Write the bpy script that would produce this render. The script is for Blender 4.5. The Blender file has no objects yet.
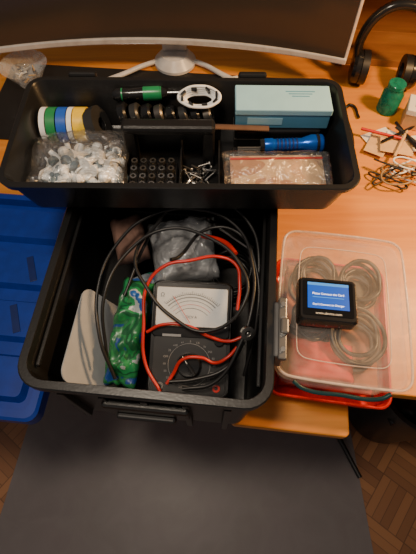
import bpy, bmesh, math, random
from math import sin, cos, pi, radians
from mathutils import Vector, Matrix, noise
random.seed(7)
D=bpy.data
COL=bpy.context.scene.collection
# ------------------------------------------------------------ materials
def newmat(name):
    m=D.materials.new(name); m.use_nodes=True
    nt=m.node_tree; nt.nodes.clear()
    out=nt.nodes.new('ShaderNodeOutputMaterial')
    return m,nt,out
def pmat(name,col,rough=.5,metal=0,var=.12,scale=40,bump=.05,emit=None,estr=0,coat=0,spec=.5):
    m,nt,out=newmat(name)
    b=nt.nodes.new('ShaderNodeBsdfPrincipled')
    tc=nt.nodes.new('ShaderNodeTexCoord')
    n=nt.nodes.new('ShaderNodeTexNoise'); n.inputs['Scale'].default_value=scale; n.inputs['Detail'].default_value=4
    nt.links.new(tc.outputs['Object'],n.inputs['Vector'])
    r=nt.nodes.new('ShaderNodeValToRGB')
    r.color_ramp.elements[0].position=.3; r.color_ramp.elements[1].position=.7
    r.color_ramp.elements[0].color=tuple(c*(1-var) for c in col)+(1,)
    r.color_ramp.elements[1].color=tuple(min(1,c*(1+var)) for c in col)+(1,)
    nt.links.new(n.outputs['Fac'],r.inputs['Fac'])
    nt.links.new(r.outputs['Color'],b.inputs['Base Color'])
    b.inputs['Roughness'].default_value=rough; b.inputs['Metallic'].default_value=metal
    b.inputs['Specular IOR Level'].default_value=spec
    b.inputs['Coat Weight'].default_value=coat
    if bump:
        bp=nt.nodes.new('ShaderNodeBump'); bp.inputs['Strength'].default_value=bump; bp.inputs['Distance'].default_value=.002
        nt.links.new(n.outputs['Fac'],bp.inputs['Height']); nt.links.new(bp.outputs['Normal'],b.inputs['Normal'])
    if emit:
        b.inputs['Emission Color'].default_value=emit+(1,); b.inputs['Emission Strength'].default_value=estr
    nt.links.new(b.outputs[0],out.inputs[0])
    return m
def clear(name,tint=(1,1,1),body=(.8,.8,.8),fac=.25,rough=.12,bump=.3,scale=30,vr=.3):
    m,nt,out=newmat(name)
    t=nt.nodes.new('ShaderNodeBsdfTransparent'); t.inputs[0].default_value=tint+(1,)
    b=nt.nodes.new('ShaderNodeBsdfPrincipled'); b.inputs['Base Color'].default_value=body+(1,)
    b.inputs['Roughness'].default_value=rough
    mx=nt.nodes.new('ShaderNodeMixShader')
    tc=nt.nodes.new('ShaderNodeTexCoord')
    n=nt.nodes.new('ShaderNodeTexNoise'); n.inputs['Scale'].default_value=scale; n.inputs['Detail'].default_value=3; n.inputs['Distortion'].default_value=1.5
    nt.links.new(tc.outputs['Object'],n.inputs['Vector'])
    mr=nt.nodes.new('ShaderNodeMapRange'); mr.inputs['From Min'].default_value=.35; mr.inputs['From Max'].default_value=.7
    mr.inputs['To Min'].default_value=fac*(1-vr); mr.inputs['To Max'].default_value=fac*(1+vr)
    nt.links.new(n.outputs['Fac'],mr.inputs['Value']); nt.links.new(mr.outputs[0],mx.inputs[0])
    bp=nt.nodes.new('ShaderNodeBump'); bp.inputs['Strength'].default_value=bump; bp.inputs['Distance'].default_value=.01
    nt.links.new(n.outputs['Fac'],bp.inputs['Height']); nt.links.new(bp.outputs['Normal'],b.inputs['Normal'])
    nt.links.new(t.outputs[0],mx.inputs[1]); nt.links.new(b.outputs[0],mx.inputs[2]); nt.links.new(mx.outputs[0],out.inputs[0])
    return m
def film(name,fac=.1,rough=.15,bump=1.0,scale=25,body=(.85,.87,.88)):
    """thin crinkled film: transparent + diffuse haze + glossy sheen"""
    m,nt,out=newmat(name)
    t=nt.nodes.new('ShaderNodeBsdfTransparent')
    b=nt.nodes.new('ShaderNodeBsdfDiffuse'); b.inputs[0].default_value=body+(1,)
    g=nt.nodes.new('ShaderNodeBsdfGlossy'); g.inputs['Roughness'].default_value=rough
    tc=nt.nodes.new('ShaderNodeTexCoord')
    n=nt.nodes.new('ShaderNodeTexNoise'); n.inputs['Scale'].default_value=scale; n.inputs['Detail'].default_value=4; n.inputs['Distortion'].default_value=2
    nt.links.new(tc.outputs['Object'],n.inputs['Vector'])
    bp=nt.nodes.new('ShaderNodeBump'); bp.inputs['Strength'].default_value=bump; bp.inputs['Distance'].default_value=.01
    nt.links.new(n.outputs['Fac'],bp.inputs['Height']); nt.links.new(bp.outputs['Normal'],g.inputs['Normal']); nt.links.new(bp.outputs['Normal'],b.inputs['Normal'])
    m1=nt.nodes.new('ShaderNodeMixShader'); m1.inputs[0].default_value=fac
    nt.links.new(t.outputs[0],m1.inputs[1]); nt.links.new(b.outputs[0],m1.inputs[2])
    lw=nt.nodes.new('ShaderNodeLayerWeight'); lw.inputs[0].default_value=.35
    nt.links.new(bp.outputs['Normal'],lw.inputs['Normal'])
    mr=nt.nodes.new('ShaderNodeMapRange'); mr.inputs['To Min'].default_value=.06; mr.inputs['To Max'].default_value=.5
    nt.links.new(lw.outputs['Fresnel'],mr.inputs['Value'])
    m2=nt.nodes.new('ShaderNodeMixShader'); nt.links.new(mr.outputs[0],m2.inputs[0])
    nt.links.new(m1.outputs[0],m2.inputs[1]); nt.links.new(g.outputs[0],m2.inputs[2]); nt.links.new(m2.outputs[0],out.inputs[0])
    return m
def patch(name,cols,scale=25,rough=.35):
    m,nt,out=newmat(name)
    b=nt.nodes.new('ShaderNodeBsdfPrincipled'); b.inputs['Roughness'].default_value=rough
    tc=nt.nodes.new('ShaderNodeTexCoord')
    n=nt.nodes.new('ShaderNodeTexNoise'); n.inputs['Scale'].default_value=scale; n.inputs['Detail'].default_value=2.5; n.inputs['Distortion'].default_value=.6
    nt.links.new(tc.outputs['Object'],n.inputs['Vector'])
    r=nt.nodes.new('ShaderNodeValToRGB'); r.color_ramp.interpolation='CONSTANT'
    el=r.color_ramp.elements
    while len(el)<len(cols): el.new(.5)
    for i,c in enumerate(cols):
        el[i].position=0 if i==0 else .38+.28*(i-1)/max(1,len(cols)-2)
        el[i].color=c+(1,)
    nt.links.new(n.outputs['Fac'],r.inputs['Fac']); nt.links.new(r.outputs[0],b.inputs['Base Color'])
    bp=nt.nodes.new('ShaderNodeBump'); bp.inputs['Strength'].default_value=.5; bp.inputs['Distance'].default_value=.01
    nt.links.new(n.outputs['Fac'],bp.inputs['Height']); nt.links.new(bp.outputs['Normal'],b.inputs['Normal'])
    nt.links.new(b.outputs[0],out.inputs[0]); return m
def woodmat(name,c1,c2,rot=0,rough=.4):
    m,nt,out=newmat(name)
    b=nt.nodes.new('ShaderNodeBsdfPrincipled'); b.inputs['Roughness'].default_value=rough
    tc=nt.nodes.new('ShaderNodeTexCoord'); mp=nt.nodes.new('ShaderNodeMapping')
    mp.inputs['Scale'].default_value=(3,38,38); mp.inputs['Rotation'].default_value=(0,0,rot)
    n=nt.nodes.new('ShaderNodeTexNoise'); n.inputs['Scale'].default_value=1; n.inputs['Detail'].default_value=8; n.inputs['Distortion'].default_value=.6
    nt.links.new(tc.outputs['Object'],mp.inputs[0]); nt.links.new(mp.outputs[0],n.inputs['Vector'])
    r=nt.nodes.new('ShaderNodeValToRGB'); r.color_ramp.elements[0].position=.3; r.color_ramp.elements[1].position=.7
    r.color_ramp.elements[0].color=c1+(1,); r.color_ramp.elements[1].color=c2+(1,)
    nt.links.new(n.outputs['Fac'],r.inputs[0]); nt.links.new(r.outputs[0],b.inputs['Base Color'])
    nt.links.new(b.outputs[0],out.inputs[0]); return m
def parquet(rough=.42,name='parquet_wood'):
    m,nt,out=newmat(name)
    b=nt.nodes.new('ShaderNodeBsdfPrincipled'); b.inputs['Roughness'].default_value=rough
    tc=nt.nodes.new('ShaderNodeTexCoord'); mp=nt.nodes.new('ShaderNodeMapping')
    mp.inputs['Scale'].default_value=(7.2,7.2,7.2); mp.inputs['Rotation'].default_value=(0,0,radians(38))
    nt.links.new(tc.outputs['Object'],mp.inputs[0])
    sp=nt.nodes.new('ShaderNodeSeparateXYZ'); nt.links.new(mp.outputs[0],sp.inputs[0])
    def M(op,a,b_=None,c=None):
        n=nt.nodes.new('ShaderNodeMath'); n.operation=op
        for i,v in enumerate((a,b_,c)):
            if v is None: continue
            if isinstance(v,(int,float)): n.inputs[i].default_value=v
            else: nt.links.new(v,n.inputs[i])
        return n.outputs[0]
    x,y=sp.outputs[0],sp.outputs[1]
    cx,cy=M('FLOOR',x),M('FLOOR',y)
    par=M('ABSOLUTE',M('MODULO',M('ADD',cx,cy),2))
    par=M('GREATER_THAN',par,.5)
    fx,fy=M('FRACT',x),M('FRACT',y)
    s=M('ADD',M('MULTIPLY',fx,par),M('MULTIPLY',fy,M('SUBTRACT',1,par)))
    s5=M('MULTIPLY',s,5); idx=M('FLOOR',s5); f5=M('FRACT',s5)
    cb=nt.nodes.new('ShaderNodeCombineXYZ')
    nt.links.new(cx,cb.inputs[0]); nt.links.new(cy,cb.inputs[1]); nt.links.new(idx,cb.inputs[2])
    wn=nt.nodes.new('ShaderNodeTexWhiteNoise'); nt.links.new(cb.outputs[0],wn.inputs['Vector'])
    r=nt.nodes.new('ShaderNodeValToRGB')
    r.color_ramp.elements[0].color=(.20,.085,.038,1); r.color_ramp.elements[1].color=(.36,.165,.07,1)
    nt.links.new(wn.outputs['Value'],r.inputs[0])
    e=M('MINIMUM',f5,M('SUBTRACT',1,f5)); g=M('LESS_THAN',e,.04)
    e2=M('MINIMUM',M('MINIMUM',fx,M('SUBTRACT',1,fx)),M('MINIMUM',fy,M('SUBTRACT',1,fy)))
    g=M('MAXIMUM',g,M('LESS_THAN',e2,.012))
    mx=nt.nodes.new('ShaderNodeMix'); mx.data_type='RGBA'
    nt.links.new(M('MULTIPLY',g,.55),mx.inputs[0]); nt.links.new(r.outputs[0],mx.inputs[6]); mx.inputs[7].default_value=(.05,.022,.011,1)
    nt.links.new(mx.outputs[2],b.inputs['Base Color']); nt.links.new(b.outputs[0],out.inputs[0])
    return m
BLK=pmat('black_plastic',(.009,.009,.0095),.34,bump=.12,scale=300)
BLK2=pmat('black_gloss_plastic',(.01,.01,.011),.2)
BLKR=pmat('black_rubber',(.010,.010,.011),.42)
CHAR=pmat('charcoal_plastic',(.030,.029,.028),.3)
STEEL=pmat('steel',(.55,.54,.52),.28,1)
DKMET=pmat('dark_metal',(.13,.12,.11),.35,.8)
WHITE=pmat('white_plastic',(.85,.85,.83),.4)
SILV=pmat('silver_plastic',(.66,.65,.64),.3,.35)
RED=pmat('red_rubber',(.50,.02,.012),.35)
GREEN=pmat('green_plastic',(.015,.22,.08),.3)
BLUE=pmat('blue_plastic',(.003,.030,.27),.4)
NAVY=pmat('dark_blue_plastic',(.002,.014,.11),.4)
YEL=pmat('yellow_tape',(.85,.55,.02),.35)
TBLUE=pmat('blue_tape',(.02,.1,.5),.35)
TGREEN=pmat('green_tape',(.02,.22,.07),.35)
CYAN=pmat('light_blue_card',(.33,.60,.70),.45,var=.04)
CYAND=pmat('mid_blue_card',(.09,.28,.42),.45,var=.05)
PAPER=pmat('paper',(.75,.72,.66),.8,var=.04)
LABEL=pmat('dim_print',(.30,.29,.28),.6,var=.04)
TAN=pmat('tan_card',(.62,.40,.19),.7)
GREY=pmat('grey_card',(.36,.38,.41),.6,var=.06)
BROWN=pmat('brown_fabric',(.16,.09,.07),.9,bump=.4)
CLB=clear('clear_box_plastic',fac=.12,rough=.1,bump=.05,body=(.85,.72,.66))
CLL=clear('clear_lid_plastic',fac=.085,rough=.12,bump=.08,body=(.85,.76,.70))
GLASS=clear('glass',fac=.3,rough=.04,bump=.1,body=(.8,.8,.8))
GRG=clear('green_glass',tint=(.1,.55,.4),fac=.45,rough=.08,bump=.1,body=(.03,.35,.25))
REDC=clear('red_clear_plastic',tint=(1,.12,.08),fac=.88,rough=.25,bump=.05,body=(.68,.018,.010))
DESK=woodmat('desk_wood',(.56,.19,.022),(.74,.30,.045))
SHELF=woodmat('shelf_wood',(.24,.095,.025),(.36,.15,.045))
# ------------------------------------------------------------ builders
def E(name,loc=(0,0,0),rot=(0,0,0),par=None):
    o=D.objects.new(name,None); o.location=loc; o.rotation_euler=[radians(a) for a in rot]
    o.empty_display_size=.05; COL.objects.link(o)
    if par: o.parent=par
    return o
def link(name,me,parent=None,loc=(0,0,0),rot=(0,0,0),mat=None,smooth=False):
    o=D.objects.new(name,me); o.location=loc; o.rotation_euler=[radians(a) for a in rot]
    COL.objects.link(o)
    if parent: o.parent=parent
    if mat: me.materials.clear(); me.materials.append(mat)
    if smooth:
        for p in me.polygons: p.use_smooth=True
    return o
def bm2(bm,name):
    bmesh.ops.recalc_face_normals(bm,faces=bm.faces)
    me=D.meshes.new(name); bm.to_mesh(me); bm.free(); return me
def bev(o,w,s=2):
    if w>0:
        m=o.modifiers.new('bevel','BEVEL'); m.width=w; m.segments=s; m.limit_method='ANGLE'
    return o
def box(name,par,size,loc,mat,rot=(0,0,0),bevel=.001,taper=1):
    bm=bmesh.new(); bmesh.ops.create_cube(bm,size=1)
    for v in bm.verts:
        f=taper if v.co.z<0 else 1
        v.co=Vector((v.co.x*size[0]*f,v.co.y*size[1]*f,v.co.z*size[2]))
    return bev(link(name,bm2(bm,name),par,loc,rot,mat),bevel)
def lathe(name,par,prof,loc,mat,rot=(0,0,0),n=32,closed=False):
    bm=bmesh.new(); rings=[]
    for r,z in prof:
        rings.append([bm.verts.new((max(r,1e-5)*cos(2*pi*i/n),max(r,1e-5)*sin(2*pi*i/n),z)) for i in range(n)])
    k=len(rings)
    for a in range(k if closed else k-1):
        A,B=rings[a],rings[(a+1)%k]
        for i in range(n): bm.faces.new((A[i],A[(i+1)%n],B[(i+1)%n],B[i]))
    me=bm2(bm,name); o=link(name,me,par,loc,rot,mat,True)
    es=o.modifiers.new('edge','EDGE_SPLIT'); es.split_angle=radians(35)
    return o
def cyl(name,par,r,h,loc,mat,rot=(0,0,0),n=28,r2=None):
    r2=r if r2 is None else r2; c=min(r,r2,h)*.08
    return lathe(name,par,[(0,-h/2),(r-c,-h/2),(r,-h/2+c),(r2,h/2-c),(r2-c,h/2),(0,h/2)],loc,mat,rot,n)
def ring(name,par,R,r,h,loc,mat,rot=(0,0,0),n=36):
    return lathe(name,par,[(R,-h/2),(R,h/2),(r,h/2),(r,-h/2)],loc,mat,rot,n,True)
def tube(name,par,pts,r,mat,cyclic=False,loc=(0,0,0),rot=(0,0,0)):
    cu=D.curves.new(name,'CURVE'); cu.dimensions='3D'; cu.bevel_depth=r; cu.bevel_resolution=3; cu.use_fill_caps=True
    s=cu.splines.new('BEZIER'); s.bezier_points.add(len(pts)-1)
    for p,q in zip(s.bezier_points,pts):
        p.co=q; p.handle_left_type=p.handle_right_type='AUTO'
    s.use_cyclic_u=cyclic; s.resolution_u=10
    t=D.objects.new('tmp',cu); COL.objects.link(t)
    dg=bpy.context.evaluated_depsgraph_get(); me=D.meshes.new_from_object(t.evaluated_get(dg))
    D.objects.remove(t); D.curves.remove(cu)
    me.name=name
    return link(name,me,par,loc,rot,mat,True)
def text(name,par,s,size,loc,mat,rot=(0,0,0)):
    cu=D.curves.new(name,'FONT'); cu.body=s; cu.size=size; cu.align_x='CENTER'; cu.align_y='CENTER'; cu.extrude=.0001
    t=D.objects.new('tmp',cu); COL.objects.link(t)
    dg=bpy.context.evaluated_depsgraph_get(); me=D.meshes.new_from_object(t.evaluated_get(dg))
    D.objects.remove(t); D.curves.remove(cu)
    return link(name,me,par,loc,rot,mat)
def rr(w,d,r,n=6):
    pts=[]
    for cx,cy,a0 in ((w/2-r,d/2-r,0),(-w/2+r,d/2-r,90),(-w/2+r,-d/2+r,180),(w/2-r,-d/2+r,270)):
        for i in range(n+1):
            a=radians(a0+90*i/n); pts.append((cx+r*cos(a),cy+r*sin(a)))
    return pts
def loft(name,par,loops,mat,loc=(0,0,0),rot=(0,0,0),smooth=False,bevel=0):
    bm=bmesh.new(); R=[]
    for w,d,r,z in loops: R.append([bm.verts.new((x,y,z)) for x,y in rr(w,d,min(r,w/2-.0001,d/2-.0001))])
    for A,B in zip(R,R[1:]):
        n=len(A)
        for i in range(n): bm.faces.new((A[i],A[(i+1)%n],B[(i+1)%n],B[i]))
    bm.faces.new(R[0]); bm.faces.new(R[-1])
    o=link(name,bm2(bm,name),par,loc,rot,mat)
    if smooth:
        for p in o.data.polygons: p.use_smooth=True
        es=o.modifiers.new('edge','EDGE_SPLIT'); es.split_angle=radians(32)
    return bev(o,bevel)
def tub(name,par,wt,dt,wb,db,h,mat,r=.02,th=.004,lip=.008,liph=.01,loc=(0,0,0),rot=(0,0,0)):
    f=(h-liph)/h; wm=wb+(wt-wb)*f; dm=db+(dt-db)*f
    L=[(wb-.01,db-.01,r,0),(wb,db,r,.004),(wm,dm,r,h-liph),(wm+2*lip,dm+2*lip,r+lip,h-liph),(wt+2*lip,dt+2*lip,r+lip,h-.0015),(wt+2*lip-.003,dt+2*lip-.003,r+lip,h),
       (wt-2*th+.002,dt-2*th+.002,r,h),(wt-2*th,dt-2*th,r,h-.002),(wb-2*th,db-2*th,r,th+.003),(wb-2*th-.008,db-2*th-.008,r,th)]
    return loft(name,par,L,mat,loc,rot,smooth=True)
def pillow(name,par,w,d,h,mat,loc,rot=(0,0,0),amp=.006,fr=28,seed=0,n=30,flat=.35):
    bm=bmesh.new(); T={};B={}
    for i in range(n+1):
        for j in range(n+1):
            u=i/n*2-1; v=j/n*2-1
            e=max(0,(1-u**4)*(1-v**4))**.5
            wob=1+.08*noise.noise(Vector((u*2,v*2,seed)))
            x=u*w/2*wob; y=v*d/2*wob
            q=Vector((x*fr,y*fr,seed*3.1))
            k=(noise.noise(q)+.5*abs(noise.noise(q*2.2)))*amp
            k2=noise.noise(q+Vector((5,5,5)))*amp*flat
            edge=i in(0,n) or j in(0,n)
            t=bm.verts.new((x,y,h/2*e+k*(.4+.6*e)))
            T[i,j]=t; B[i,j]=t if edge else bm.verts.new((x,y,-h/2*e*.6+k2))
    for i in range(n):
        for j in range(n):
            bm.faces.new((T[i,j],T[i+1,j],T[i+1,j+1],T[i,j+1]))
            f=[B[i,j],B[i,j+1],B[i+1,j+1],B[i+1,j]]
            if len(set(f))>2:
                try: bm.faces.new(f)
                except ValueError: pass
    return link(name,bm2(bm,name),par,loc,rot,mat,True)
def poly(name,par,pts,z0,z1,mat,bevel=.002):
    bm=bmesh.new(); a=[bm.verts.new((x,y,z0)) for x,y in pts]; b=[bm.verts.new((x,y,z1)) for x,y in pts]
    bm.faces.new(a); bm.faces.new(b); n=len(a)
    for i in range(n): bm.faces.new((a[i],a[(i+1)%n],b[(i+1)%n],b[i]))
    return bev(link(name,bm2(bm,name),par,mat=mat),bevel)
# ------------------------------------------------------------ room
def slab(name,size,loc,mat,rot=(0,0,0)): return box(name,None,size,loc,mat,rot,0)
slab('floor',(5,4.4,.04),(0,0,-.02),parquet())
WALL=pmat('wall_paint',(.42,.33,.25),.9,bump=.2,scale=120)
slab('wall_back',(5,.06,2.5),(0,1.75,1.25),WALL)
slab('wall_right',(.06,4.0,2.5),(2.0,-.28,1.25),WALL)
slab('baseboard_back',(3.9,.015,.08),(0,1.71,.04),PAPER)
MAT=clear('vinyl_mat',tint=(.85,.83,.85),body=(.25,.225,.23),fac=.60,rough=.42,bump=.03,scale=9,vr=.06)
poly('floor_mat',None,[(-.60,.45),(-.70,-.35),(-.68,-.5),(.50,-.5),(.515,-.3),(.485,.45)],.001,.004,MAT,.001)
# ------------------------------------------------------------ desk
ang=radians(-6.3); e1=Vector((cos(ang),sin(ang))); e2=Vector((-sin(ang),cos(ang))); C=Vector((.25,.094))
def dp(a,b): return tuple(C+e1*a+e2*b)
desk=E('desk')
poly('desk_top',desk,[dp(-.98,.07),dp(-.24,.07),dp(-.225,.055),dp(-.215,.01),dp(-.205,0),dp(-.006,0),dp(0,.006),dp(0,.075),dp(.01,.085),dp(.75,.085),dp(.75,1.42),dp(-.98,1.42)],.724,.75,DESK,.003)
for k,(a,b) in enumerate([(-.94,.2),(.70,.2),(-.94,1.3),(.70,1.3)]):
    x,y=dp(a,b); box('leg_%d'%k,desk,(.05,.05,.724),(x,y,.362),SHELF,(0,0,-6.3),.003)
x,y=dp(-.12,.98+.4); box('modesty_panel',desk,(1.6,.018,.4),(x,y,.52),SHELF,(0,0,-6.3))
# ------------------------------------------------------------ monitor
mon=E('curved_monitor',(-.115,0,0),(0,0,0))
def curved(name,z0,z1,t0,t1,mat,hw=.465,n=40,yo=0):
    bm=bmesh.new(); R=[]
    for i in range(n+1):
        s=i/n*2-1; x=hw*s; y=1.0+.066*(1-s*s)-.02*s+yo
        tl=.06
        R.append([bm.verts.new((x,y+t0+tl*(z0-.85),z0)),bm.verts.new((x,y+t1+tl*(z0-.85),z0)),bm.verts.new((x,y+t1+tl*(z1-.85),z1)),bm.verts.new((x,y+t0+tl*(z1-.85),z1))])
    for A,B in zip(R,R[1:]):
        for k in range(4): bm.faces.new((A[k],A[(k+1)%4],B[(k+1)%4],B[k]))
    bm.faces.new(R[0]); bm.faces.new(R[-1])
    return link(name,bm2(bm,name),mon,mat=mat)
SCR=pmat('screen_glass',(.045,.036,.03),.12,var=.02,bump=0)
curved('screen_panel',.862,1.23,0,.004,SCR,.458)
curved('back_shell',.855,1.24,.005,.03,BLK2)
bev(curved('chin',.846,.8615,-.006,.022,SILV),.003)
bev(curved('top_bezel',1.2305,1.243,-.004,.02,SILV),.002)
for s in (-1,1):
    box('side_bezel_%s'%('l' if s<0 else 'r'),mon,(.008,.024,.39),(s*.463,1.0+.022-.02*s,1.045),SILV,(-3,0,0),.002)
WH=pmat('stand_white',(.62,.61,.60),.3)
box('neck',mon,(.07,.03,.2),(.02,1.15,.88),WH,(-8,0,0),.008)
tube('stand_foot',mon,[(-.17,1.03,.762),(-.12,1.06,.762),(-.06,1.10,.762),(.02,1.13,.762),(.10,1.10,.762),(.15,1.06,.762),(.19,1.03,.762)],.007,WH)
lathe('stand_hub',mon,[(0,0),(.06,0),(.06,.008),(.04,.03),(.0,.034)],(.02,1.12,.7545),WH)
# ------------------------------------------------------------ toolbox bin
RZ=-5.5
binE=E('toolbox_bin',(-.069,.353,.7502),(0,0,RZ))
tub('bin_shell',binE,.341,.455,.320,.450,.21,BLK,r=.03,th=.004,lip=.009,liph=.016)
for s in (-.12,-.06,0,.06,.12): box('front_rib',binE,(.010,.012,.17),(s,-.230,.095),BLK,(0,0,0),.001)
box('front_latch_recess',binE,(.13,.016,.05),(.0,-.236,.135),BLK,(0,0,0),.005)
box('front_latch_tab',binE,(.09,.010,.03),(.0,-.246,.120),BLKR,(12,0,0),.004)
box('inner_step_l',binE,(.006,.40,.008),(-.160,0,.185),BLK,bevel=.002)
box('inner_step_r',binE,(.006,.40,.008),(.160,0,.185),BLK,bevel=.002)
LG=pmat('latch_grey',(.15,.145,.14),.35,.5)
box('latch_plate',binE,(.014,.085,.05),(.186,-.118,.187),LG,(0,-6,0),.003)
box('latch_bar',binE,(.012,.095,.010),(.189,-.118,.213),LG,(0,0,0),.002)
for k in range(4): cyl('latch_screw',binE,.004,.004,(.189,-.152+k*.023,.2195),STEEL)
box('latch_hook',binE,(.012,.024,.014),(.191,-.118,.219),LG,(0,0,0),.003)
# ------------------------------------------------------------ tray
TR=(-.043,.529,.9615)
tr=E('toolbox_tray',TR,(0,0,-.6))
tub('tray_shell',tr,.534,.236,.51,.195,.088,BLK,r=.022,th=.0035,lip=.007,liph=.012)
box('rear_partition',tr,(.17,.003,.05),(-.02,.036,.029),BLK,bevel=.0005)
box('left_divider',tr,(.003,.11,.035),(-.095,-.03,.021),BLK,bevel=.0005)
box('mid_divider',tr,(.003,.11,.035),(-.003,-.03,.021),BLK,bevel=.0005)
box('right_divider',tr,(.003,.11,.035),(.062,-.03,.021),BLK,bevel=.0005)
box('handle_post_l',tr,(.020,.024,.080),(-.088,.006,.044),BLK,bevel=.003)
box('handle_post_r',tr,(.020,.024,.080),(.044,.006,.044),BLK,bevel=.003)
box('handle_bar',tr,(.154,.026,.016),(-.022,.006,.084),BLK,bevel=.006)
box('rear_hinge_l',tr,(.05,.012,.016),(-.18,.130,.085),BLK,bevel=.004)
box('rear_hinge_r',tr,(.05,.012,.016),(.12,.130,.085),BLK,bevel=.004)
FZ=TR[2]+.004
def W(x,y,z): return (TR[0]+x,TR[1]+y,FZ+z)
def tape(name,x,w,mat,R=.031,r=.017,y=.064):
    t=E(name,W(x+w/2,y,R),(0,90,0)); ring('roll',t,R,r,w*.94,(0,0,0),mat); ring('core',t,r-.0002,r-.003,w*.9,(0,0,0),TAN)
xs=-.251
for i,(w,m) in enumerate([(.010,WHITE),(.017,TGREEN),(.018,TBLUE),(.009,WHITE),(.022,YEL)]):
    tape('electrical_tape' if i==0 else 'electrical_tape.%03d'%i,xs,w,m); xs+=w+.001
t=E('electrical_tape.005',W(xs+.016,.060,.034),(0,68,0)); ring('roll',t,.033,.012,.018,(0,0,0),CHAR); ring('core',t,.0118,.009,.016,(0,0,0),BLK2)
sk=E('socket_rail',W(-.112,.074,0.022))
box('rail',sk,(.170,.014,.022),(.083,0,-.010),BLKR)
for i in range(8):
    R=.0185-.0006*i; lathe('socket_%d'%i,sk,[(0,-.007),(R,-.007),(R,.004),(R*.8,.007),(R*.5,.007),(R*.5,-.002),(0,-.002)],(.008+i*.0212,0,.009+R),[BLK2,CHAR,BLK2,DKMET][i%4],(0,70,0))
sd=E('screwdriver',W(-.075,.101,.068),(0,90,3))
lathe('handle',sd,[(0,-.05),(.008,-.049),(.0115,-.042),(.0095,-.02),(.0115,0),(.0115,.034),(.007,.046),(0,.047)],(0,0,0),BLK2)
lathe('green_band_a',sd,[(.0118,.004),(.0120,.010),(.0120,.030),(.0112,.036),(.009,.036),(.009,.004)],(0,0,0),GREEN,closed=True); ring('green_band_b',sd,.0108,.008,.008,(0,0,-.036),GREEN); cyl('shaft',sd,.003,.04,(0,0,.065),STEEL)
wc=E('white_cable_coil',W(.028,.088,.066),(28,0,0))
for k in range(5): tube('turn_%d'%k,wc,[((.024+.003*k)*cos(a*pi/4),(.010+.002*k)*sin(a*pi/4),.003*k+.001*sin(a*2+k)) for a in range(8)],.0026,WHITE,True)
for k in range(8): box('tie_%d'%k,wc,(.004,.010,.016),(.031*cos(k*.785+.3),.014*sin(k*.785+.3),.008),BLK2,(0,0,k*45),.001)
sb=E('hacksaw_blade',W(.048,.037,.0535),(0,0,-3)); CU=pmat('brown_steel',(.28,.15,.09),.4,.6)
box('blade',sb,(.2,.011,.0012),(0,0,0),CU,bevel=0)
bm=bmesh.new()
for i in range(60):
    x=-.098+i*.0033; a=[bm.verts.new(p) for p in ((x,-.0055,0),(x+.0028,-.0055,0),(x+.0014,-.0075,0))]; bm.faces.new(a)
link('teeth',bm2(bm,'teeth'),sb,mat=CU)
bcs=E('black_tool_case',W(.165,.062,0),(0,0,0)); box('body',bcs,(.15,.055,.044),(0,0,.022),BLK2,bevel=.004); box('seam',bcs,(.151,.056,.002),(0,0,.026),DKMET,bevel=0)
bb=E('light_blue_box',W(.171,.072,.0445),(0,0,-1))
box('carton',bb,(.160,.060,.030),(0,0,.015),CYAND,bevel=.0015)
box('carton_lid',bb,(.163,.063,.012),(0,0,.0335),CYAN,bevel=.002)
box('front_label',bb,(.06,.0006,.014),(-.03,-.0304,.015),CYAN,bevel=0)
for k in range(3): box('print_line_%d'%k,bb,(.05-.01*k,.002,.0003),(.03,.015-.006*k,.0397),CYAND,bevel=0)
fl=E('blue_flashlight',W(.193,.006,.042),(0,90,3)); FB=pmat('anodised_blue',(.004,.09,.50),.25,.5)
lathe('body',fl,[(0,-.055),(.011,-.055),(.012,-.053),(.012,-.04),(.0105,-.038),(.0105,.01),(.012,.014),(.0155,.026),(.0155,.044),(.014,.046),(.0125,.046),(.0115,.04),(0,.04)],(0,0,0),FB)
for k in range(6): ring('knurl_%d'%k,fl,.0113,.010,.003,(0,0,-.032+k*.0065),NAVY)
cyl('tail_cap',fl,.0115,.008,(0,0,-.058),BLK2)
ring('head_ring',fl,.0162,.012,.005,(0,0,.036),BLK2)
tw=E('allen_key_set',W(.16,.006,.0),(0,0,0)); box('case',tw,(.15,.026,.024),(0,0,.0125),BLK2,bevel=.003)
for k in range(5): cyl('key_%d'%k,tw,.0018,.13,(0,-.009+k*.0045,.0255),DKMET,(0,90,0),8)
cb=E('bagged_card',W(.158,-.052,.0),(0,0,0))
box('backing_foam',cb,(.15,.06,.024),(0,0,.014),TAN,bevel=.003)
box('card',cb,(.156,.070,.003),(0,0,.036),patch('beige_card_print',[(.58,.36,.20),(.62,.42,.24),(.44,.24,.14),(.68,.48,.30)],14),(4,0,1))
box('orange_strip',cb,(.156,.008,.002),(0,-.030,.0363),pmat('orange_card',(.75,.22,.04),.6),(4,0,1))
box('pink_strip',cb,(.156,.004,.002),(0,.028,.0402),RED,(4,0,1))
pillow('bag',cb,.178,.080,.020,film('card_bag_film',fac=.02,scale=24),(0,0,.041),(4,0,1),amp=.006,seed=4)
bh=E('drill_bit_holder',W(-.05,-.05,0)); box('block',bh,(.082,.068,.022),(0,0,.012),BLK2,bevel=.002)
for i in range(5):
    for j in range(4):
        ring('bit_%d_%d'%(i,j),bh,.0055,.003,.012+.002*j,(-.031+i*.0155,-.024+j*.016,.029),STEEL if (i+j)%3 else DKMET,n=12)
hw=E('assorted_screws',W(.03,-.05,0))
for i in range(46):
    x=random.uniform(-.024,.022); y=random.uniform(-.03,.035); z=.004+random.random()*.014
    rz=random.uniform(0,360)
    cyl('shank_%d'%i,hw,.0016,.02,(x,y,z),STEEL if i%3 else DKMET,(80,0,rz),8)
    cyl('head_%d'%i,hw,.0035,.002,(x+.01*sin(radians(rz)),y-.01*cos(radians(rz)),z+.002),STEEL if i%4 else BLKR,(80,0,rz),10)
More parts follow.
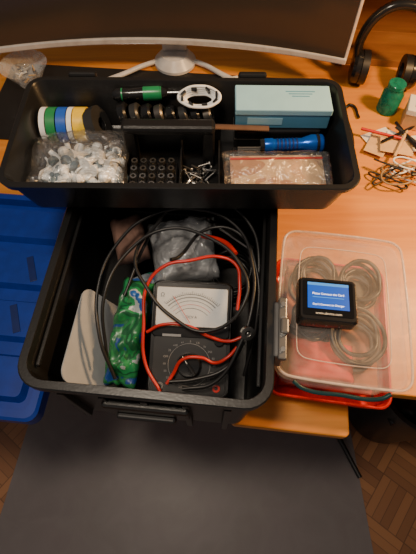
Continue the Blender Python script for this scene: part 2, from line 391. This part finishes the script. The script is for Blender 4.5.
def anchors(name,mat,n,bx,by,bz,z0=.006,sc=1.25):
    bm=bmesh.new()
    for i in range(n):
        px=random.uniform(-bx,bx); py=random.uniform(-by,by)
        hz=bz*(1-.6*(px/bx)**2)*(1-.5*(py/by)**2)
        M=Matrix.Translation((px,py,z0+(.35+.65*random.random())*hz))@Matrix.Rotation(random.uniform(0,6.3),4,'Z')@Matrix.Rotation(random.uniform(.5,2.2),4,'X')@Matrix.Scale(sc,4)
        bmesh.ops.create_cone(bm,segments=10,radius1=.0045,radius2=.003,depth=.018,cap_ends=True,matrix=M)
        bmesh.ops.create_cone(bm,segments=10,radius1=.007,radius2=.007,depth=.0022,cap_ends=True,matrix=M@Matrix.Translation((0,0,-.01)))
        if i%3==0: bmesh.ops.create_uvsphere(bm,u_segments=8,v_segments=6,radius=.0065,matrix=M@Matrix.Translation((0,0,.01)))
    return link(name,bm2(bm,name),None,(0,0,0),(0,0,0),mat,False)
ab=E('bag_of_wall_anchors',W(-.172,-.032,0))
a=anchors('anchors',WHITE,70,.060,.043,.038,sc=1.5); a.parent=ab
a2=anchors('grey_anchors',pmat('blue_grey_plastic',(.14,.19,.22),.4),30,.060,.043,.030,sc=1.5); a2.parent=ab
pillow('bag',ab,.160,.125,.060,film('anchor_bag_film',fac=.03,scale=24),(0,0,.036),(0,0,3),amp=.009,seed=2)
# ------------------------------------------------------------ bin contents
cs=E('tool_case',(-.03,.235,.757),(0,0,-5)); box('body',cs,(.12,.14,.05),(0,0,.025),BLK2,bevel=.008); box('seam',cs,(.121,.141,.003),(0,0,.03),DKMET,bevel=0)
meter=E('analog_multimeter')
mm=E('meter_case',(-.028,.234,.876),(23,0,-3),meter)
MB=pmat('meter_black',(.010,.010,.011),.32)
loft('body',mm,[(.120,.172,.012,-.022),(.132,.184,.014,-.014),(.134,.186,.014,.006),(.128,.18,.012,.016)],MB,smooth=True)
FACE=pmat('meter_face',(.58,.60,.60),.5,var=.03)
loft('dial_frame',mm,[(.126,.090,.006,.015),(.122,.086,.006,.0205)],BLK2,loc=(0,.045,0))
loft('dial_face',mm,[(.114,.062,.003,.0203),(.114,.062,.003,.0213)],FACE,loc=(0,.050,0))
def arc(name,r,w,a0,a1,z,mat,cy):
    bm=bmesh.new(); n=40; P=[]
    for i in range(n+1):
        a=radians(a0+(a1-a0)*i/n); P.append((bm.verts.new((r*cos(a),cy+r*sin(a),z)),bm.verts.new(((r+w)*cos(a),cy+(r+w)*sin(a),z))))
    for A,B in zip(P,P[1:]): bm.faces.new((A[0],A[1],B[1],B[0]))
    return link(name,bm2(bm,name),mm,mat=mat)
INK=pmat('ink_black',(.03,.03,.03),.6)
MIRR=pmat('mirror_band',(.2,.21,.22),.2)
for k,(r,w_,m) in enumerate([(.058,.0009,INK),(.053,.002,MIRR),(.048,.0007,INK),(.042,.0006,RED),(.036,.0007,INK)]): arc('scale_%d'%k,r,w_,45,135,.0217,m,.012)
bm=bmesh.new()
for i in range(31):
    a=radians(45+3*i); l=.005 if i%5==0 else .003; w=.0003
    d=Vector((cos(a),sin(a),0)); q=Vector((-sin(a),cos(a),0)); c=Vector((0,.012,.0218))
    bm.faces.new([bm.verts.new(c+d*.059+q*w),bm.verts.new(c+d*.059-q*w),bm.verts.new(c+d*(.059+l)-q*w),bm.verts.new(c+d*(.059+l)+q*w)])
link('ticks',bm2(bm,'ticks'),mm,mat=INK)
text('ohm_mark',mm,'Ω',.009,(-.048,.068,.0217),INK); text('v_mark',mm,'DCV A',.006,(0,.034,.0217),INK)
tube('needle',mm,[(-.002,.025,.0225),(-.030,.066,.0225)],.0005,RED)
loft('window',mm,[(.116,.064,.003,.0235),(.115,.063,.003,.0245)],clear('meter_window',fac=.05,rough=.05,bump=0),loc=(0,.050,0))
loft('lower_panel',mm,[(.118,.088,.005,.0155),(.117,.087,.005,.0175)],BLKR,loc=(0,-.042,0))
ring('range_ring',mm,.034,.0335,.001,(0,-.042,.0180),LABEL)
lathe('range_knob',mm,[(0,.012),(.017,.012),(.019,.010),(.0205,0),(0,0)],(0,-.042,.0176),BLK2); box('knob_pointer',mm,(.005,.036,.007),(0,-.042,.032),BLK2,(0,0,35),.001)
box('knob_line',mm,(.001,.014,.0004),(-.006,-.033,.0358),PAPER,(0,0,35),0)
for i in range(20):
    a=i*2*pi/20; text('range_%d'%i,mm,['10','50','250','1k','2.5','.5','x1','x10','25','OFF'][i%10],.0046,(.040*cos(a),-.042+.037*sin(a),.0180),LABEL)
for i,x in enumerate((-.045,.045)): ring('jack_%d'%i,mm,.006,.003,.003,(x,-.077,.0185),RED if i else DKMET)
cyl('zero_knob',mm,.008,.008,(.046,-.002,.021),BLK2)
box('name_plate',mm,(.03,.004,.0006),(-.03,.004,.0212),LABEL,bevel=0)
tl=meter
tube('black_lead_a',tl,[(-.15,.17,.86),(-.173,.228,.90),(-.178,.315,.925),(-.151,.385,.935),(-.104,.432,.94),(-.02,.445,.945),(.047,.41,.945),(.072,.334,.945),(.068,.261,.94),(.050,.21,.92),(.01,.158,.887),(-.04,.150,.876)],.0029,BLKR)
tube('black_lead_b',tl,[(-.165,.20,.87),(-.165,.29,.93),(-.13,.36,.945),(-.07,.40,.95),(0,.38,.955),(.05,.33,.955),(.058,.27,.95),(.0,.23,.917),(-.06,.255,.922),(-.10,.30,.935),(-.12,.35,.94),(-.08,.43,.94)],.0029,BLKR)
tube('black_lead_c',tl,[(.06,.18,.84),(.078,.25,.90),(.08,.33,.93),(.05,.40,.94),(.0,.41,.935),(-.05,.35,.940),(-.06,.34,.95)],.0029,BLKR)
tube('black_lead_d',tl,[(-.06,.16,.882),(-.02,.163,.886),(.03,.18,.894),(.056,.215,.91)],.0029,BLKR)
tube('black_lead_e',tl,[(-.14,.30,.90),(-.10,.40,.93),(-.06,.455,.94),(.02,.462,.945),(.07,.42,.94),(.085,.35,.93),(.07,.27,.90)],.0029,BLKR)
tube('red_lead_a',tl,[(-.075,.148,.868),(-.100,.19,.880),(-.103,.25,.907),(-.098,.305,.93),(-.07,.330,.947),(-.03,.337,.952),(.02,.345,.95),(.045,.33,.95),(.05,.30,.945),(.046,.26,.93)],.0027,RED)
tube('red_lead_b',tl,[(-.098,.235,.90),(-.074,.243,.911),(-.03,.240,.912),(.0,.226,.906),(.034,.219,.902),(.054,.225,.905)],.0027,RED)
tube('red_lead_c',tl,[(-.065,.158,.876),(-.055,.172,.882),(-.04,.19,.898),(-.01,.192,.902),(.01,.186,.895),(.03,.195,.893),(.046,.21,.90)],.0027,RED)
tube('red_probe',tl,[(-.01,.40,.93),(.03,.375,.945),(.045,.35,.952)],.0042,RED)
ring('connector_ring',tl,.011,.005,.006,(.060,.222,.930),STEEL,(40,20,0)); cyl('connector_pin',tl,.004,.02,(.060,.226,.922),STEEL,(40,20,0)); ring('connector_collar',tl,.008,.004,.004,(.060,.226,.922),DKMET,(40,20,0))
cd=E('grey_plastic_sheet',(-.187,.235,.842),(0,62,-6)); loft('sheet',cd,[(.135,.16,.02,0),(.135,.16,.02,.002)],GREY)
GB=patch('green_bag_print',[(.008,.05,.22),(.015,.13,.05),(.02,.20,.06),(.012,.10,.04),(.025,.25,.08),(.40,.45,.44),(.02,.10,.35)],20)
gb=E('green_packaging_bag',(-.133,.248,.862),(22,-8,-14)); pillow('bag',gb,.056,.18,.040,GB,(0,0,0),amp=.018,fr=34,seed=9)
gb2=E('blue_packaging_bag',(-.112,.345,.80),(0,10,20)); pillow('bag',gb2,.07,.09,.06,patch('blue_bag_print',[(.02,.05,.2),(.03,.12,.4),(.3,.35,.4),(.02,.3,.2)],30),(0,0,0),amp=.014,seed=12)
tg=E('clear_plastic_bag',(-.045,.400,.880),(18,0,10)); pillow('bag',tg,.115,.12,.055,film('grey_bag_film',fac=.4,scale=20,body=(.42,.44,.47)),(0,0,0),amp=.024,fr=38,seed=5)
cg=E('charger_brick',(-.05,.43,.757),(0,0,20)); box('body',cg,(.10,.07,.05),(0,0,.026),CHAR,bevel=.006); box('label',cg,(.05,.04,.0005),(0,0,.0513),PAPER,bevel=0)
br=E('brown_pouch',(-.145,.425,.875),(10,0,15)); pillow('pouch',br,.06,.09,.06,BROWN,(0,0,0),amp=.014,seed=7)
bs=E('black_cable_coil',(.045,.39,.76))
for k in range(7):
    R=.036+.005*random.random()
    tube('loop_%d'%k,bs,[(R*cos(a*pi/4+k),R*1.1*sin(a*pi/4+k),.008+.011*k+.006*sin(a*1.7+k)) for a in range(8)],.003,BLKR,True)
wr=E('steel_wrench',(.045,.42,.90),(15,0,140)); box('shaft',wr,(.09,.012,.005),(0,0,0),STEEL,bevel=.002); ring('box_end',wr,.012,.007,.007,(.051,0,0),STEEL)
# ------------------------------------------------------------ blue crate lid at left
bl=E('blue_crate_lid',(-.457,.37,.7503),(0,0,-5.5))
loft('plate',bl,[(.36,.47,.02,0),(.37,.48,.02,.006),(.37,.48,.02,.034),(.36,.47,.018,.038),(.335,.445,.015,.038),(.33,.44,.015,.018)],BLUE,smooth=True)
for k in range(4): loft('raised_panel_%d'%k,bl,[(.30,.085,.012,.0182),(.286,.071,.010,.0325)],BLUE,loc=(0,-.165+k*.11,0),smooth=True)
for k in range(3): box('slot_%d'%k,bl,(.014,.06,.002),(.09-.08*k,.055,.0330),NAVY,(0,0,24),.0005)
for k in range(3): box('slot_low_%d'%k,bl,(.014,.06,.002),(.09-.08*k,-.055,.0330),NAVY,(0,0,24),.0005)
box('clasp',bl,(.07,.03,.02),(.04,-.25,.02),NAVY,bevel=.005)
box('side_latch',bl,(.02,.08,.02),(.155,.05,.045),NAVY,bevel=.005)
# ------------------------------------------------------------ storage boxes
RB=-8
rb=E('red_storage_tray',(.227,.284,.7503),(0,0,RB))
tub('tub',rb,.212,.274,.202,.264,.048,REDC,r=.022,th=.002,lip=.003,liph=.005)
PK=pmat('pink_red_cloth',(.60,.05,.03),.8,bump=.4,scale=30)
pillow('red_cloth',rb,.17,.23,.03,PK,(0,0,.026),amp=.006,seed=3)
cx=E('clear_storage_box',(.227,.289,.7995),(0,0,RB))
tub('tub',cx,.200,.262,.186,.248,.082,CLB,r=.022,th=.002,lip=.003,liph=.008)
loft('lid',cx,[(.214,.276,.026,.080),(.216,.278,.026,.082),(.216,.278,.026,.090),(.212,.274,.025,.094),(.200,.262,.022,.094),(.194,.256,.02,.090),(.150,.210,.02,.090),(.144,.204,.018,.0935)],CLL,smooth=True)
RIM=clear('lid_rim_plastic',fac=.55,rough=.2,bump=.05,body=(.80,.64,.54))
tube('lid_rim',cx,[(x,y,.0925) for x,y in rr(.209,.271,.024,3)],.0022,RIM,True)
tube('lid_inner_rim',cx,[(x,y,.0925) for x,y in rr(.148,.208,.019,3)],.0010,RIM,True)
TEAL=pmat('dark_teal_plastic',(.01,.05,.055),.3)
tube('front_handle',cx,[(-.075,-.139,.08),(-.06,-.147,.076),(0,-.149,.074),(.06,-.147,.076),(.075,-.139,.08)],.0035,TEAL)
tube('rear_handle',cx,[(-.075,.139,.08),(0,.147,.076),(.075,.139,.08)],.0035,CLB)
for s in (-1,1): box('clip_%s'%('l' if s<0 else 'r'),cx,(.006,.06,.035),(s*.1105,0,.076),CLL,bevel=.002)
cc=E('coiled_grey_cables',(.227,.289,.802),(0,0,RB))
GC=pmat('grey_cable',(.012,.011,.011),.4); WCB=pmat('warm_grey_cable',(.14,.11,.09),.5)
box('liner_card',cc,(.165,.225,.003),(0,0,.003),pmat('red_brown_card',(.40,.14,.07),.8),bevel=.001)
for k in range(7):
    for q,(ox,oy,R,m) in enumerate(((-.035,.068,.040,GC),(.035,-.04,.046,WCB if k<3 else GC),(.042,.066,.036,GC),(-.04,-.01,.034,GC))):
        rr_=R-.0045*((k*3+q)%4)
        tube('turn',cc,[(ox+rr_*cos(a*pi/4)+.004*sin(k*3+a),oy+rr_*1.1*sin(a*pi/4)+.003*cos(k*5),.010+.008*k+.004*sin(a+k)) for a in range(8)],.0038,m if (k+q)%5 else WCB,True)
box('plug_a',cc,(.03,.045,.022),(.05,.06,.02),GC,(0,0,20),.004); box('plug_b',cc,(.045,.05,.03),(-.05,-.015,.022),BLKR,(0,0,-20),.004)
pillow('pink_pouch',cc,.11,.07,.03,PK,(-.02,-.082,.022),amp=.006,seed=8)
# ------------------------------------------------------------ device
dv=E('handheld_display_device',(.193,.282,.8945),(0,0,-6))
loft('case',dv,[(.086,.070,.006,0),(.094,.078,.008,.004),(.094,.078,.008,.024),(.088,.072,.007,.029)],BLK2,smooth=True)
loft('screen_bezel',dv,[(.080,.062,.003,.0288),(.080,.062,.003,.0298)],pmat('bezel_black',(.004,.004,.004),.12),loc=(0,.001,0))
LCD=pmat('lcd_blue',(.0,.03,.15),.3,var=.05,bump=0,emit=(.0,.10,.60),estr=.9)
LCDL=pmat('lcd_light_blue',(.05,.2,.5),.2,var=.02,bump=0,emit=(.05,.28,.8),estr=.8)
LCDW=pmat('lcd_white',(.9,.9,.9),.2,var=.0,bump=0,emit=(.8,.9,1.0),estr=1.6)
box('screen',dv,(.066,.046,.0004),(0,.005,.0300),LCD,bevel=0)
box('status_bar',dv,(.066,.005,.0003),(0,.0255,.0303),LCDL,bevel=0)
text('line_1',dv,'Please Connect the Card',.0050,(0,.008,.0304),LCDW); text('line_2',dv,'Don\'t Connect to Charger',.0046,(0,-.011,.0304),LCDW)
box('link_bar',dv,(.05,.0012,.0002),(0,.002,.0303),LCDL,bevel=0)
text('front_text',dv,'www.device.com',.0060,(0,-.0259,.0301),PAPER)
for k in range(3): cyl('port_%d'%k,dv,.0022,.001,(-.02+k*.02,-.0392,.012),DKMET,(90,0,0),12)
# ------------------------------------------------------------ desk clutter, behind
def onz(h=0): return .7503+h
hp=E('headphones',(.478,1.03,onz()),(0,0,-10))
tube('headband',hp,[(-.075,0,.06),(-.085,0,.12),(-.055,.01,.185),(0,.015,.205),(.055,.01,.185),(.085,0,.12),(.075,0,.06)],.012,BLK2)
for s in (-1,1):
    lathe('cup_%s'%('l' if s<0 else 'r'),hp,[(0,-.014),(.034,-.014),(.042,-.006),(.042,.006),(.036,.014),(0,.016)],(s*.072,0,.045),BLK2,(0,90*s,0))
    ring('cushion_%s'%('l' if s<0 else 'r'),hp,.043,.022,.018,(s*.055,0,.045),BLKR,(0,90,0))
gj=E('green_jar',(.480,.925,onz()),(0,0,0))
lathe('glass',gj,[(0,0),(.024,0),(.027,.004),(.027,.055),(.021,.064),(.021,.07),(.018,.07),(.018,.064),(.024,.054),(.024,.006),(0,.005)],(0,0,0),GRG)
cyl('cap',gj,.022,.012,(0,0,.077),GRG)
sbx=E('small_white_box',(.545,.875,onz()),(0,0,-20)); box('base',sbx,(.07,.06,.05),(0,0,.025),TAN,bevel=.002); box('lid',sbx,(.073,.063,.016),(0,0,.05),PAPER,bevel=.002); box('label',sbx,(.04,.03,.0005),(0,0,.0583),BROWN,bevel=0)
pp=E('loose_papers',(0,0,0))
for k,(x,y,r,m) in enumerate([(.44,.82,25,PAPER),(.49,.80,-30,WHITE),(.43,.79,60,TAN),(.53,.79,10,PAPER),(.47,.775,-12,TAN)]):
    box('sheet_%d'%k,pp,(.08,.05,.0008),(x,y,onz(.0025+.0035*k)),m,(2*(k%2),2,r),0)
for k,(x,y,r,m) in enumerate([(.44,.81,70,RED),(.48,.81,120,BLK2),(.51,.79,35,CHAR),(.48,.78,150,TAN),(.50,.80,20,BLK2)]):
    lathe('pen_%d'%k,pp,[(0,-.055),(.004,-.054),(.0042,.040),(.003,.048),(.0006,.056),(0,.057)],(x,y,onz(.024)),m,(90,0,r),12)
ck=E('tan_cable_bundle',(0,0,0)); TC=pmat('tan_cable',(.30,.20,.10),.45)
for k in range(9):
    c=(.455+.03*sin(k*2.1),.690+.02*cos(k*1.7)); R=.022+.016*random.random()
    tube('loop_%d'%k,ck,[(c[0]+R*1.3*cos(a*pi/4+k),c[1]+R*.8*sin(a*pi/4),onz(.004+.0035*k)+.002*sin(a+k)) for a in range(8)],.0021,[TC,WHITE,BLKR][k%3],True)
for k in range(3): box('plug_%d'%k,ck,(.030,.010,.006),(.49+.012*k,.67+.018*k,onz(.034)),BLKR,(0,0,30*k),.002)
dm=E('black_desk_pad',(-.12,.93,onz()),(0,0,-5)); loft('pad',dm,[(.92,.30,.02,0),(.92,.30,.02,.003)],BLKR)
gbw=E('glass_bowl',(-.50,1.035,onz(.0035))); lathe('bowl',gbw,[(0,0),(.03,0),(.035,.01),(.06,.05),(.064,.055),(.058,.052),(.03,.012),(0,.008)],(0,0,0),GLASS)
for k in range(10): box('clip_%d'%k,gbw,(.02,.006,.003),(.022*cos(k*2.4),.022*sin(k*2.4),.014+.003*k),[STEEL,PAPER,TAN][k%3],(10*k,0,37*k),.001)
dc=E('compact_disc',(-.20,.985,onz(.0035)),(0,0,0)); ring('disc',dc,.06,.0075,.0012,(0,0,.001),STEEL); ring('hub',dc,.02,.0076,.0014,(0,0,.0012),GLASS)
env=E('printed_papers',(.02,1.0,onz(.0038)),(0,0,12))
box('sheet_a',env,(.15,.09,.001),(0,0,.001),PAPER,bevel=0); box('sheet_b',env,(.12,.07,.001),(.05,-.01,.0025),WHITE,(0,0,-20),0)
for k in range(5): box('print_%d'%k,env,(.08,.0025,.0003),(.05,.012-.009*k,.0032),LABEL,(0,0,-20),0)
sp=E('usb_hub',(.20,.95,onz(.0035)),(0,0,-8)); box('body',sp,(.10,.05,.03),(0,0,.015),BLK2,bevel=.006)
for k in range(4): box('port_%d'%k,sp,(.014,.002,.006),(-.036+k*.024,-.0255,.016),STEEL,bevel=0)
bc=E('blue_spring_clamp',(.295,1.0,onz(.0035)),(0,0,-10))
for s in (-1,1): box('arm_%d'%s,bc,(.05,.012,.014),(0,s*.008,.009),TBLUE,(0,0,s*10),.004)
cyl('pivot',bc,.006,.02,(.005,0,.012),STEEL)
ku=E('black_cables')
tube('cable_a',ku,[(.365,.90,onz(.005)),(.37,.86,onz(.004)),(.37,.80,onz(.004)),(.355,.74,onz(.004)),(.33,.70,onz(.004))],.003,BLKR)
tube('cable_b',ku,[(.36,.97,onz(.005)),(.37,.93,onz(.005)),(.385,.94,onz(.005)),(.40,.89,onz(.005))],.0035,BLKR)
SX=-6.3
sh=E('wooden_desk_shelf',(.385,1.17,.7503),(0,0,SX))
box('side_panel',sh,(.022,.16,.42),(0,.02,.21),SHELF,bevel=.002)
box('side_panel_r',sh,(.022,.16,.42),(.60,.02,.21),SHELF,bevel=.002)
box('shelf_board',sh,(.58,.16,.02),(.30,.02,.25),SHELF,bevel=.002)
box('back_panel',sh,(.62,.012,.42),(.30,.107,.21),SHELF,bevel=.001)
box('plinth',sh,(.58,.14,.02),(.30,.02,.010),SHELF,bevel=.001)
bk=E('dark_book_stack',(.70,.93,onz()),(0,0,-14))
for k,m in enumerate((NAVY,BROWN,BLKR)): box('book_%d'%k,bk,(.11,.09,.022),(0,0,.011+k*.0222),m,(0,0,k*6),.002)
wb=E('waste_basket',(.60,.275,.0002)); lathe('shell',wb,[(0,0),(.105,0),(.11,.01),(.135,.40),(.142,.405),(.142,.415),(.13,.415),(.105,.015),(0,.012)],(0,0,0),BLK,n=48)
pillow('liner',wb,.2,.2,.05,BLKR,(0,0,.33),amp=.02,seed=14)
cn=E('power_cable'); tube('cable',cn,[(.40,.30,.02),(.42,.24,.013),(.455,.17,.012),(.475,.12,.012),(.50,.06,.012)],.008,BLKR)
# ------------------------------------------------------------ lights
def area(name,loc,target,size,en,col):
    l=D.lights.new(name,'AREA'); l.size=size; l.energy=en; l.color=col
    o=D.objects.new(name,l); o.location=loc; o.rotation_euler=(Vector(target)-Vector(loc)).to_track_quat('-Z','Y').to_euler(); COL.objects.link(o); return o
area('desk_lamp_light',(.80,.62,1.50),(.30,.45,.75),.12,16,(1,.56,.22))
area('ceiling_light',(-.25,.15,2.35),(-.1,.30,.75),.25,16,(1,.84,.66))
w=D.worlds.new('world'); bpy.context.scene.world=w; w.use_nodes=True
w.node_tree.nodes['Background'].inputs[0].default_value=(1,.90,.84,1); w.node_tree.nodes['Background'].inputs[1].default_value=.18
# ------------------------------------------------------------ camera
c=D.cameras.new('camera'); c.sensor_fit='VERTICAL'; c.sensor_height=36; c.lens=27.03; c.clip_start=.01
co=D.objects.new('camera',c); co.location=(0,0,1.53); co.rotation_euler=(radians(28),0,0); COL.objects.link(co)
bpy.context.scene.camera=co
